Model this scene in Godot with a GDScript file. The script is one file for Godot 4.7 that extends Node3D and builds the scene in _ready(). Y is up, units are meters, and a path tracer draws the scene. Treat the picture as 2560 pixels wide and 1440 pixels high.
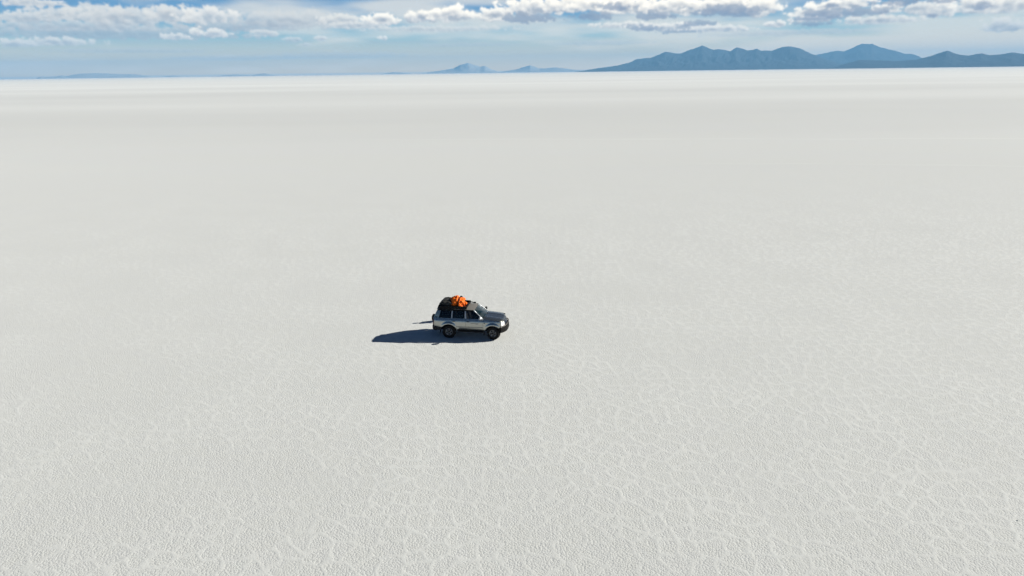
extends Node3D
# A loaded off-road car on a white salt flat seen from the air, with far volcanic hills and cumulus.

const SUN_AZ := 77.6      # degrees clockwise (to the right) from straight ahead
const SUN_EL := 26.4
var M := {}
var used := {}

# ------------------------------------------------------------------ naming helpers
func numbered(called: String) -> String:
	if not used.has(called):
		used[called] = 0
		return called
	used[called] += 1
	return "%s_%03d" % [called, used[called]]

func tag(o: Node, label := "", category := "", group := "", kind := "") -> Node:
	if label: o.set_meta("label", label)
	if category: o.set_meta("category", category)
	if group: o.set_meta("group", group)
	if kind: o.set_meta("kind", kind)
	return o

func base(called: String, at: Vector3, turn := 0.0) -> Node3D:
	var o := Node3D.new()
	o.name = numbered(called)
	add_child(o)
	o.position = at
	o.rotation.y = turn
	return o

func node(called: String, parent: Node) -> Node3D:
	var o := Node3D.new()
	o.name = called
	parent.add_child(o, true)
	return o

func new_st() -> SurfaceTool:
	var st := SurfaceTool.new()
	st.begin(Mesh.PRIMITIVE_TRIANGLES)
	st.set_smooth_group(0)
	return st

func build(st: SurfaceTool, called: String, mat: Material, parent: Node = self) -> MeshInstance3D:
	st.generate_normals()
	var o := MeshInstance3D.new()
	o.name = called if parent != self else numbered(called)
	o.mesh = st.commit()
	o.material_override = mat
	parent.add_child(o, true)
	return o

# ------------------------------------------------------------------ shape helpers
func tri(st: SurfaceTool, a: Vector3, b: Vector3, c: Vector3) -> void:
	st.add_vertex(a); st.add_vertex(b); st.add_vertex(c)

func quad(st: SurfaceTool, a: Vector3, b: Vector3, c: Vector3, d: Vector3) -> void:
	tri(st, a, b, c); tri(st, a, c, d)

func grid(st: SurfaceTool, f: Callable, nu: int, nv: int) -> void:
	var rows := []
	for i in nu + 1:
		var row := PackedVector3Array()
		for j in nv + 1:
			row.append(f.call(float(i) / nu, float(j) / nv))
		rows.append(row)
	for i in nu:
		for j in nv:
			quad(st, rows[i][j], rows[i + 1][j], rows[i + 1][j + 1], rows[i][j + 1])

func box(st: SurfaceTool, c: Vector3, s: Vector3, turn := Basis()) -> void:
	st.set_smooth_group(-1)
	var h := s * 0.5
	var p := []
	for k in 8:
		p.append(c + turn * Vector3(h.x if k & 1 else -h.x, h.y if k & 2 else -h.y, h.z if k & 4 else -h.z))
	for q in [[0, 2, 3, 1], [4, 5, 7, 6], [0, 1, 5, 4], [2, 6, 7, 3], [0, 4, 6, 2], [1, 3, 7, 5]]:
		quad(st, p[q[0]], p[q[1]], p[q[2]], p[q[3]])
	st.set_smooth_group(0)

# a rounded box: a superellipsoid, pw 2 is an ellipsoid and larger is boxier
func blob(st: SurfaceTool, c: Vector3, s: Vector3, pw := 4.0, nu := 20, nv := 12, turn := Basis(), lump = null) -> void:
	var f := func(u: float, v: float) -> Vector3:
		var a := u * TAU
		var b := (v - 0.5) * PI
		var d := Vector3(cos(a) * cos(b), sin(b), sin(a) * cos(b))
		var k := pow(pow(absf(d.x), pw) + pow(absf(d.y), pw) + pow(absf(d.z), pw), -1.0 / pw)
		var q := d * k
		if lump != null:
			q *= lump.call(d)
		return c + turn * (q * s * 0.5)
	grid(st, f, nu, nv)

func tube(st: SurfaceTool, pts: Array, r: float, n := 8) -> void:
	var rings := []
	for i in pts.size():
		var a: Vector3 = pts[maxi(i - 1, 0)]
		var b: Vector3 = pts[mini(i + 1, pts.size() - 1)]
		var t := (b - a).normalized()
		var side := t.cross(Vector3.UP if absf(t.y) < 0.9 else Vector3.RIGHT).normalized()
		var up := side.cross(t)
		var ring := PackedVector3Array()
		for k in n + 1:
			var w := TAU * (k % n) / n
			ring.append(pts[i] + (side * cos(w) + up * sin(w)) * r)
		rings.append(ring)
	for i in pts.size() - 1:
		for k in n:
			quad(st, rings[i][k], rings[i + 1][k], rings[i + 1][k + 1], rings[i][k + 1])
	for e in [0, pts.size() - 1]:
		for k in range(1, n - 1):
			tri(st, rings[e][0], rings[e][k], rings[e][k + 1])

# profile points are (radius, z); the axis is z
func lathe(st: SurfaceTool, prof: Array, n: int, at := Vector3.ZERO) -> void:
	for i in prof.size() - 1:
		for k in n:
			var q := []
			for e in [[i, k], [i, k + 1], [i + 1, k + 1], [i + 1, k]]:
				var w: float = TAU * (e[1] % n) / n
				q.append(at + Vector3(cos(w) * prof[e[0]].x, sin(w) * prof[e[0]].x, prof[e[0]].y))
			quad(st, q[0], q[1], q[2], q[3])

func noise(kind: int, freq: float, sd: int, oct := 1) -> FastNoiseLite:
	var n := FastNoiseLite.new()
	n.noise_type = kind
	n.frequency = freq
	n.seed = sd
	n.fractal_type = FastNoiseLite.FRACTAL_FBM if oct > 1 else FastNoiseLite.FRACTAL_NONE
	n.fractal_octaves = oct
	return n

func lin(r: int, g: int, b: int) -> Color:
	return Color8(r, g, b).srgb_to_linear()

func mat(called: String, albedo: Color, rough: float, metal := 0.0) -> StandardMaterial3D:   # albedo as a real, linear base colour
	var m := StandardMaterial3D.new()
	m.resource_name = called
	m.albedo_color = albedo.linear_to_srgb()
	m.roughness = rough
	m.metallic = metal
	m.cull_mode = BaseMaterial3D.CULL_DISABLED
	M[called] = m
	return m

func glass(called: String, albedo: Color, a: float) -> StandardMaterial3D:
	var m := mat(called, albedo, 0.03)
	m.albedo_color.a = a
	m.transparency = BaseMaterial3D.TRANSPARENCY_ALPHA
	return m

# ------------------------------------------------------------------ sky: a computed panorama of air and clouds
const SW := 4096
const SH := 2048
var px: PackedFloat32Array

func sstep(a: float, b: float, x: float) -> float:
	var t := clampf((x - a) / (b - a), 0.0, 1.0)
	return t * t * (3.0 - 2.0 * t)

# the clear air by height in degrees
const AIR := [[0.0, 0.84, 0.56, 0.24], [1.2, 0.63, 0.50, 0.28], [2.7, 0.195, 0.325, 0.345], [4.5, 0.072, 0.178, 0.315], [8.0, 0.038, 0.11, 0.25], [14.0, 0.014, 0.047, 0.14], [22.0, 0.006, 0.021, 0.07], [35.0, 0.0035, 0.011, 0.041], [90.0, 0.0025, 0.008, 0.030]]

func air(el: float) -> Color:
	for i in AIR.size() - 1:
		if el <= AIR[i + 1][0]:
			var t: float = clampf((el - AIR[i][0]) / (AIR[i + 1][0] - AIR[i][0]), 0.0, 1.0)
			return Color(lerpf(AIR[i][1], AIR[i + 1][1], t), lerpf(AIR[i][2], AIR[i + 1][2], t), lerpf(AIR[i][3], AIR[i + 1][3], t))
	return Color(0.0025, 0.008, 0.030)

# one cumulus: centre and half sizes in degrees; body is how dark its base is, top how bright its crown is
func cloud(az: float, el: float, w: float, h: float, body: float, top: float, op: float, n1: FastNoiseLite, n2: FastNoiseLite, jag: float) -> void:
	var kx := SW / 360.0
	var x0 := int(floor((az - w * 1.5) * kx))
	var x1 := int(ceil((az + w * 1.5) * kx))
	var y0 := int((90.0 - el - h * 2.0) * kx)
	var y1 := int((90.0 - el + h * 1.6) * kx)
	var dark := Color(0.27, 0.265, 0.275).lerp(Color(0.135, 0.145, 0.205), body)
	var lit := Color(0.36, 0.355, 0.34).lerp(Color(0.84, 0.755, 0.625), top)
	var sx := 0.75 / sqrt(maxf(0.12, h))
	for y in range(y0, y1):
		var e := 90.0 - (y + 0.5) / kx
		if e < 0.4: continue
		var t := (e - el) / h
		var tt := t if t > 0.0 else t * 1.75
		for x in range(x0, x1):
			var a := (x + 0.5) / kx
			var s := (a - az) / w
			var r := sqrt(s * s + tt * tt)
			if r > 1.5: continue
			var nx := a * sx
			var ny := e * sx * 1.5 + az * 3.1
			var b := -n1.get_noise_2d(nx, ny)
			var fine := n2.get_noise_2d(nx, ny)
			var f := 1.22 - r + jag * b + 0.20 * fine * (1.0 if t > -0.3 else 0.3)
			if f <= 0.0: continue
			var alpha := sstep(0.0, 0.24, f) * op
			var b2 := -n1.get_noise_2d(nx + 0.16, ny + 0.30)
			var l := 0.58 + 0.38 * t + 0.34 * (b - b2) + 0.10 * fine + 0.50 * (0.42 - minf(f, 1.0)) * sstep(-0.5, 0.2, t)
			l -= 0.42 * body * (1.0 - sstep(-0.5, 0.75, t + 0.5 * b))
			l = sstep(0.05, 0.95, l)
			if top < 0.05: l *= 0.35                       # the shaded underside of a cloud bank
			var i := (y * SW + posmod(x, SW)) * 3
			var d := clampf((2.2 - e) / 3.5, 0.0, 0.6)     # far, low clouds sink into the air
			var k := alpha * (1.0 - d)
			px[i] = lerpf(px[i], lerpf(dark.r, lit.r, l), k)
			px[i + 1] = lerpf(px[i + 1], lerpf(dark.g, lit.g, l), k)
			px[i + 2] = lerpf(px[i + 2], lerpf(dark.b, lit.b, l), k)

func make_sky() -> ImageTexture:
	var sun := Vector3(sin(deg_to_rad(SUN_AZ)) * cos(deg_to_rad(SUN_EL)), sin(deg_to_rad(SUN_EL)), -cos(deg_to_rad(SUN_AZ)) * cos(deg_to_rad(SUN_EL)))
	# the clear sky at a quarter of the size: a gradient and the brighter air towards the sun
	var w := SW / 4
	var h := SH / 4
	var lo := PackedFloat32Array()
	lo.resize(w * h * 3)
	for y in h:
		var el := 90.0 - (y + 0.5) / h * 180.0
		var c := air(maxf(el, 0.0))
		var ce := cos(deg_to_rad(el))
		var se := sin(deg_to_rad(el))
		for x in w:
			var az := (x + 0.5) / w * TAU
			var g := maxf(0.0, sin(az) * ce * sun.x + se * sun.y - cos(az) * ce * sun.z)
			var glow := 0.16 * pow(g, 14.0)
			var i := (y * w + x) * 3
			lo[i] = c.r + glow
			lo[i + 1] = c.g + glow * 0.97
			lo[i + 2] = c.b + glow * 0.85
	var im := Image.create_from_data(w, h, false, Image.FORMAT_RGBF, lo.to_byte_array())
	im.resize(SW, SH, Image.INTERPOLATE_BILINEAR)
	px = im.get_data().to_float32_array()
	# thin high veils: streaks that lie almost level, thicker towards the sun
	var v1 := noise(FastNoiseLite.TYPE_SIMPLEX_SMOOTH, 0.05, 11, 4)
	var v2 := noise(FastNoiseLite.TYPE_SIMPLEX_SMOOTH, 0.16, 12, 3)
	var kx := SW / 360.0
	for y in range(int((90.0 - 15.0) * kx), int(89.9 * kx)):
		var e := 90.0 - (y + 0.5) / kx
		var low := clampf(1.0 - e / 15.0, 0.0, 1.0)
		var up := sstep(0.0, 3.2, e)
		var vr := lerpf(0.90, 0.60, up)
		var vg := lerpf(0.68, 0.545, up)
		var vb := lerpf(0.42, 0.45, up)
		for x in SW:
			var a := (x + 0.5) / kx
			if a > 180.0: a -= 360.0
			var to_sun := 0.5 + 0.5 * cos(deg_to_rad(a - SUN_AZ))
			var n := -0.06 + v1.get_noise_2d(a * 0.9, e * 8.0 / (1.0 + e * 0.06) + a * 0.18) + 0.45 * v2.get_noise_2d(a * 0.7 + 40.0, e * 7.0 / (1.0 + e * 0.06))
			var k := sstep(-0.30, 0.50, n + (to_sun - 0.52) * 1.25) * 0.82 * sqrt(low)
			var i := (y * SW + x) * 3
			px[i] = lerpf(px[i], vr, k)
			px[i + 1] = lerpf(px[i + 1], vg, k)
			px[i + 2] = lerpf(px[i + 2], vb, k)
	# cumulus: azimuth, height, half width, half height (degrees), darkness of the base, brightness of the crown, cover
	var n1 := noise(FastNoiseLite.TYPE_SIMPLEX_SMOOTH, 0.62, 5, 3)
	n1.fractal_type = FastNoiseLite.FRACTAL_RIDGED
	var n2 := noise(FastNoiseLite.TYPE_SIMPLEX_SMOOTH, 3.4, 6, 3)
	var rng := RandomNumberGenerator.new()
	rng.seed = 77
	for i in 60:                                   # the rest of the ring round the horizon and higher up
		var a := rng.randf_range(38.0, 322.0)
		var e := 1.5 + 8.0 * pow(rng.randf(), 1.8)
		var s := 0.35 + e * 0.075
		cloud(a, e, s * rng.randf_range(2.0, 5.0), s * rng.randf_range(0.5, 1.0), rng.randf(), rng.randf(), rng.randf_range(0.6, 1.0), n1, n2, 0.75)
	for i in 6:                                    # above the frame
		var e := rng.randf_range(6.3, 11.0)
		var s := 0.35 + e * 0.075
		cloud(rng.randf_range(-38.0, 38.0), e, s * rng.randf_range(2.0, 4.0), s * rng.randf_range(0.5, 1.0), rng.randf(), rng.randf(), 0.9, n1, n2, 0.75)
	for c in FAR_BANDS:
		cloud(c[0], c[1], c[2], c[3], 0.0, 0.25, 0.5, n1, n2, 0.35)
	for c in LEFT_CLOUDS:
		cloud(c[0], c[1], c[2] * 1.15, c[3] * 1.3, c[4], c[5], c[6], n1, n2, 0.55)
	for c in RIGHT_CLOUDS:
		cloud(c[0], c[1], c[2], c[3], c[4], c[5], c[6] * (0.8 if c[5] < 0.05 else 1.0), n1, n2, 0.72 if c[5] < 0.05 else 0.55)
	for y in range(int(90.0 * kx) - 1, SH):         # below the horizon: sunlit salt
		for x in SW if y < int(91.0 * kx) else 0:
			var i := (y * SW + x) * 3
			px[i] = 0.45; px[i + 1] = 0.45; px[i + 2] = 0.44
	im = Image.create_from_data(SW, SH, false, Image.FORMAT_RGBF, px.to_byte_array())
	return ImageTexture.create_from_image(im)

const FAR_BANDS := [[6.9, 2.0, 3.8, 0.2], [-26.6, 1.7, 5.1, 0.2], [-12.7, 1.3, 4.9, 0.3], [-2.8, 2.0, 3.8, 0.16], [-20.0, 1.2, 5.0, 0.2], [20.0, 2.4, 6.0, 0.25]]
const LEFT_CLOUDS := [
	[-27.2, 2.76, 8.4, 0.45, 0.15, 0.1, 0.7], [-19.2, 3.3, 4.3, 0.4, 0.1, 0.15, 0.7], [-29.9, 3.17, 4.84, 0.33, 0.1, 0.3, 0.7],
	[-32.1, 4.55, 1.5, 0.27, 0, 0.5, 0.85], [-32.5, 3.64, 2.2, 0.35, 0, 0.45, 0.85], [-29.3, 3.9, 2.7, 0.5, 0, 0.35, 0.85], [-27.0, 3.8, 3.06, 0.65, 0, 0.4, 0.85],
	[-23.8, 4.0, 1.7, 0.55, 0, 0.5, 0.85], [-21.4, 3.9, 1.8, 0.6, 0, 0.65, 0.85], [-31.2, 2.2, 2.4, 0.25, 0, 0.6, 0.85], [-33.2, 2.05, 0.9, 0.24, 0, 0.5, 0.8],
	[-23.8, 2.6, 0.8, 0.24, 0, 0.7, 0.8], [-22.4, 2.95, 0.4, 0.3, 0, 0.8, 0.9], [-21.2, 2.8, 0.95, 0.27, 0, 0.7, 0.9], [-16.2, 3.7, 3.6, 0.6, 0.1, 0.3, 0.75],
	[-12.5, 3.75, 1.4, 0.42, 0.05, 0.55, 0.85], [-11.4, 3.4, 2.2, 0.28, 0.05, 0.5, 0.8], [-9.5, 3.8, 1.1, 0.42, 0.1, 0.95, 0.95], [-6.5, 3.95, 1.15, 0.42, 0.35, 0.9, 0.95],
	[-4.4, 4.1, 1.55, 0.55, 0.2, 1, 0.97], [-1.1, 4.05, 1.4, 0.45, 0.1, 0.9, 0.95], [-5.5, 3.15, 4.8, 0.2, 0, 0.5, 0.6], [-14.0, 2.5, 0.4, 0.17, 0, 0.6, 0.8],
	[-9.5, 2.5, 0.3, 0.17, 0, 0.8, 0.85], [-15.1, 2.1, 0.4, 0.13, 0, 0.5, 0.6], [-17.9, 2.85, 1.0, 0.24, 0, 0.5, 0.8], [-15.9, 2.45, 0.7, 0.2, 0, 0.5, 0.7]]
const RIGHT_CLOUDS := [
	[2.07, 4.52, 2.89, 0.84, 0.15, 1, 0.92], [4.77, 4.59, 2.24, 0.71, 0.15, 0.9, 0.92], [6.85, 4.60, 2.54, 0.71, 0.15, 1, 0.92], [9.36, 4.44, 2.82, 0.77, 0.15, 1, 0.92], [12.69, 4.35, 3.37, 0.84, 0.15, 1, 0.92],
	[16.07, 4.35, 3.27, 0.77, 0.15, 1, 0.92], [18.42, 4.10, 1.30, 0.97, 0.15, 1, 0.92], [22.16, 3.70, 1.93, 0.58, 0.15, 1, 0.92], [23.77, 4.10, 2.43, 0.52, 0.15, 1, 0.92], [26.52, 3.72, 1.03, 0.52, 0.15, 1, 0.92],
	[29.59, 3.48, 1.10, 0.71, 0.15, 1, 0.92], [28.42, 3.63, 1.49, 0.45, 0.15, 0.6, 0.92], [31.57, 3.57, 1.40, 0.77, 0.15, 0.8, 0.92], [33.28, 3.57, 1.35, 0.77, 0.15, 0.8, 0.92], [8.96, 3.22, 2.83, 0.29, 0.15, 0.7, 0.92],
	[12.19, 2.98, 3.08, 0.39, 0.15, 0.75, 0.92], [15.34, 2.79, 2.69, 0.29, 0.15, 0.7, 0.92], [19.46, 3.00, 0.80, 0.29, 0.15, 0.8, 0.92], [26.12, 3.03, 2.60, 0.32, 0.15, 0.6, 0.92], [21.82, 3.24, 1.66, 0.29, 0.15, 0.7, 0.92],
	[33.37, 2.34, 1.57, 0.52, 0.15, 0.5, 0.92], [1.53, 3.80, 2.22, 0.48, 1, 0, 0.9], [6.21, 3.87, 1.61, 0.39, 1, 0, 0.9], [7.86, 4.47, 1.22, 0.35, 1, 0, 0.9], [10.99, 3.84, 1.48, 0.48, 1, 0, 0.9],
	[15.82, 4.03, 2.74, 0.48, 1, 0, 0.9], [17.08, 3.78, 1.62, 0.29, 1, 0, 0.9], [13.90, 3.22, 1.53, 0.26, 1, 0, 0.9], [10.29, 2.97, 1.29, 0.29, 1, 0, 0.9], [12.78, 2.69, 1.69, 0.16, 1, 0, 0.9],
	[24.08, 3.60, 3.21, 0.42, 1, 0, 0.9], [22.32, 3.35, 2.03, 0.23, 1, 0, 0.9], [21.85, 2.95, 1.07, 0.23, 1, 0, 0.9], [27.18, 4.11, 1.41, 0.32, 1, 0, 0.9], [29.73, 4.08, 1.12, 0.19, 1, 0, 0.9],
	[31.89, 3.60, 0.64, 0.39, 1, 0, 0.9], [29.17, 3.20, 0.36, 0.19, 1, 0, 0.9], [23.01, 4.13, 0.50, 0.19, 1, 0, 0.9]]

# ------------------------------------------------------------------ salt flat
const FAR := 36500.0
var ridge_n: FastNoiseLite
var warp_n: FastNoiseLite
var soft_n: FastNoiseLite
var mid_n: FastNoiseLite

func ridge(x: float, z: float) -> float:
	var wx := x + 0.13 * warp_n.get_noise_2d(x, z)
	var wz := z + 0.13 * warp_n.get_noise_2d(x + 57.0, z)
	var e := ridge_n.get_noise_2d(wx, wz) + 1.0
	return 1.0 - sstep(0.03, 0.175, e)

func make_ground() -> void:
	ridge_n = noise(FastNoiseLite.TYPE_CELLULAR, 1.12, 3)
	ridge_n.cellular_return_type = FastNoiseLite.RETURN_DISTANCE2_SUB
	ridge_n.cellular_jitter = 0.82
	warp_n = noise(FastNoiseLite.TYPE_SIMPLEX_SMOOTH, 1.3, 4, 2)
	soft_n = noise(FastNoiseLite.TYPE_SIMPLEX_SMOOTH, 0.11, 8, 3)
	mid_n = noise(FastNoiseLite.TYPE_SIMPLEX_SMOOTH, 2.6, 9, 2)
	var zs := [FAR, 12000.0, 3000.0, 800.0, 250.0, 90.0, 40.0, 15.0, 0.0, -7.0, -11.0, -13.0, -15.0]
	var d := 15.0
	while d < 130.0:
		d *= 1.0034 if d < 60.0 else 1.006
		zs.append(-d)
	while d < FAR * 0.98:
		d *= 1.035
		zs.append(-minf(d, FAR))
	var us := []
	for k in range(-16, 0): us.append([1, -k / 16.0, -1.0])
	for k in 801: us.append([0, k / 400.0 - 1.0, 0.0])
	for k in range(1, 17): us.append([1, k / 16.0, 1.0])
	var nx := us.size()
	var nz := zs.size()
	var pos := PackedVector3Array()
	var nor := PackedVector3Array()
	var uv := PackedVector2Array()
	var col := PackedColorArray()
	pos.resize(nx * nz); nor.resize(nx * nz); uv.resize(nx * nz); col.resize(nx * nz)
	var streak := noise(FastNoiseLite.TYPE_SIMPLEX_SMOOTH, 0.004, 21, 4)
	var rid := PackedFloat32Array()
	rid.resize(nx * nz)
	var i := 0
	for z in zs:
		var dd: float = maxf(-z, 14.0)
		var w := 3.0 + 0.80 * dd
		var near := clampf((125.0 - dd) / 55.0, 0.0, 1.0) if z < -12.5 else 0.0
		for u in us:
			var x: float = u[1] * w if u[0] == 0 else u[2] * w * pow(maxf(FAR / w, 1.05), u[1])
			var y := 0.0
			var c := 1.0
			var r0 := 0.0
			var s := streak.get_noise_2d(x * 0.25, z)
			if u[0] == 0 and near > 0.0:
				var r := ridge(x, z)
				var soft := soft_n.get_noise_2d(x, z)
				r *= clampf(0.85 + 0.6 * soft + 0.006 * x, 0.35, 1.0)
				r0 = r * near
				y = near * (0.006 * r + 0.012 * soft + 0.004 * mid_n.get_noise_2d(x, z))
				c = 1.0 + near * (0.068 * r + 0.02 * soft - 0.012)
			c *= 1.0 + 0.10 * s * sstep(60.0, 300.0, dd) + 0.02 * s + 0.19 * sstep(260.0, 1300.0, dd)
			rid[i] = r0
			pos[i] = Vector3(x, y, z)
			uv[i] = Vector2(x, z)
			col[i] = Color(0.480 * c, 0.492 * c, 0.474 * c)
			i += 1
	var idx := PackedInt32Array()
	var idx2 := PackedInt32Array()                     # the smooth ridges, without the grain
	for r in nz - 1:
		for k in nx - 1:
			var a := r * nx + k
			if rid[a] + rid[a + 1] + rid[a + nx] + rid[a + nx + 1] > 1.5: idx2.append_array([a, a + nx, a + 1, a + 1, a + nx, a + nx + 1])
			else: idx.append_array([a, a + nx, a + 1, a + 1, a + nx, a + nx + 1])
	for r in nz:
		for k in nx:
			var a := r * nx + k
			var px_: Vector3 = pos[mini(r * nx + nx - 1, a + 1)] - pos[maxi(r * nx, a - 1)]
			var pz_: Vector3 = pos[a - nx if r > 0 else a] - pos[a + nx if r < nz - 1 else a]
			nor[a] = pz_.cross(px_).normalized()
			if nor[a].y < 0.0: nor[a] = -nor[a]
	var arr := []
	arr.resize(Mesh.ARRAY_MAX)
	arr[Mesh.ARRAY_VERTEX] = pos
	arr[Mesh.ARRAY_NORMAL] = nor
	arr[Mesh.ARRAY_TEX_UV] = uv
	arr[Mesh.ARRAY_COLOR] = col
	arr[Mesh.ARRAY_INDEX] = idx
	var am := ArrayMesh.new()
	am.add_surface_from_arrays(Mesh.PRIMITIVE_TRIANGLES, arr)
	arr[Mesh.ARRAY_INDEX] = idx2
	am.add_surface_from_arrays(Mesh.PRIMITIVE_TRIANGLES, arr)
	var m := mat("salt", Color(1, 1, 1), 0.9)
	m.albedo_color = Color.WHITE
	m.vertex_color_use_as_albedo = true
	m.metallic_specular = 0.25
	m.rim_enabled = true
	m.rim = 0.3
	m.uv1_scale = Vector3(1.0 / 18.0, 1.0 / 18.0, 1.0)
	# popcorn grain of the crust: relief only
	var g := noise(FastNoiseLite.TYPE_CELLULAR, 0.115, 31, 2)
	g.cellular_return_type = FastNoiseLite.RETURN_DISTANCE
	g.cellular_jitter = 1.0
	g.fractal_gain = 0.45
	var nt := NoiseTexture2D.new()
	nt.width = 2048; nt.height = 2048
	nt.seamless = true
	nt.noise = g
	nt.invert = true
	m.heightmap_enabled = true
	m.heightmap_texture = nt
	m.heightmap_scale = 1.6
	var m2: StandardMaterial3D = m.duplicate()
	m2.heightmap_scale = 0.5
	am.surface_set_material(0, m)
	am.surface_set_material(1, m2)
	var o := MeshInstance3D.new()
	o.name = numbered("salt_flat")
	o.mesh = am
	add_child(o)
	tag(o, "white salt flat with faint polygon ridges stretching to the horizon", "salt flat", "", "structure")

func make_track(called: String, label: String, a: Vector3, b: Vector3, width: float, tone: float, sd: int) -> void:
	var n := noise(FastNoiseLite.TYPE_SIMPLEX_SMOOTH, 0.02, sd, 3)
	var st := new_st()
	var along := (b - a)
	var side := along.cross(Vector3.UP).normalized()
	var f := func(u: float, v: float) -> Vector3:
		var c := a + along * u + side * (2.0 * n.get_noise_1d(u * along.length()))
		var wv := width * (0.8 + 0.7 * n.get_noise_1d(u * along.length() * 2.0 + 900.0)) * minf(1.0, 6.0 * minf(u, 1.0 - u))
		return c + side * (v - 0.5) * maxf(wv, 0.05) + Vector3(0, 0.006, 0)
	grid(st, f, 90, 1)
	var m := mat(called, Color(0.50 * tone, 0.513 * tone, 0.495 * tone), 0.9)
	m.metallic_specular = 0.25
	tag(build(st, called, m), label, "track", "", "structure")

func make_clods() -> void:
	var st := new_st()
	var n := noise(FastNoiseLite.TYPE_SIMPLEX_SMOOTH, 1.4, 41, 2)
	blob(st, Vector3(0, 0.035, 0), Vector3(0.16, 0.11, 0.13), 2.4, 14, 8, Basis(), func(d: Vector3) -> float: return 1.0 + 0.35 * n.get_noise_3dv(d))
	var first := build(st, "salt_clod", mat("clod", Color(0.46, 0.46, 0.44), 0.9))
	var at := [[-5.5, -35.2, 0.32, "pale salt clod lying nearest the car, in front of its rear wheel"], [3.9, -68.9, 0.5, "lone salt clod far beyond the car, right of the middle"], [18.8, -22.9, 0.35, "dark-shadowed salt clod at the lower right edge"]]
	for i in at.size():
		var o: MeshInstance3D = first if i == 0 else first.duplicate()
		if i > 0:
			o.name = numbered("salt_clod")
			add_child(o)
		o.position = Vector3(at[i][0], 0.0, at[i][1])
		o.rotation.y = i * 2.1
		o.scale = Vector3.ONE * at[i][2]
		tag(o, at[i][3], "salt clod", "small clods strewn on the salt flat")

# ------------------------------------------------------------------ hills
func hills(called: String, label: String, prof: Array, dist: float, depth: float, rough: float, sd: int, category := "mountain", stone := "rock") -> void:
	var spur := noise(FastNoiseLite.TYPE_SIMPLEX_SMOOTH, 1.0 / (0.05 * dist), sd, 5)
	spur.fractal_type = FastNoiseLite.FRACTAL_RIDGED
	var fine := noise(FastNoiseLite.TYPE_SIMPLEX_SMOOTH, 1.0 / (0.008 * dist), sd + 1, 3)
	var a0: float = prof[0][0]
	var a1: float = prof[-1][0]
	var nu := int(clampf((a1 - a0) * 14.0, 24, 320))
	var nv := 40
	var hi := 0.0
	for p in prof: hi = maxf(hi, p[1])
	var st := new_st()
	var f := func(u: float, v: float) -> Vector3:
		var az := a0 + (a1 - a0) * u
		var k := 0
		while k < prof.size() - 2 and az > prof[k + 1][0]: k += 1
		var t: float = clampf((az - prof[k][0]) / (prof[k + 1][0] - prof[k][0]), 0.0, 1.0)
		var top: float = lerpf(prof[k][1], prof[k + 1][1], t)
		var w := (v - 0.5) * 2.0
		var r := dist + w * depth
		var ar := deg_to_rad(az)
		var p := Vector3(sin(ar) * r, 0, -cos(ar) * r)
		var off := absf(w)
		var sp := spur.get_noise_2d(p.x, p.z * 0.45)
		var fall := pow(1.0 - off, 1.15)
		var y := top * fall * (1.0 - rough * minf(1.0, off * 3.0) * (0.55 - 0.55 * sp))
		y += fine.get_noise_2d(p.x, p.z) * hi * 0.05 * (0.35 + minf(1.0, off * 4.0)) * minf(1.0, y / (0.15 * hi + 1.0))
		var ends := minf(1.0, minf(u, 1.0 - u) * 40.0)
		p.y = maxf(y, 0.0) * ends - (3.0 if off > 0.98 or ends < 0.02 else 0.0)
		return p
	grid(st, f, nu, nv)
	tag(build(st, called, M[stone]), label, category, "", "structure")

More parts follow.
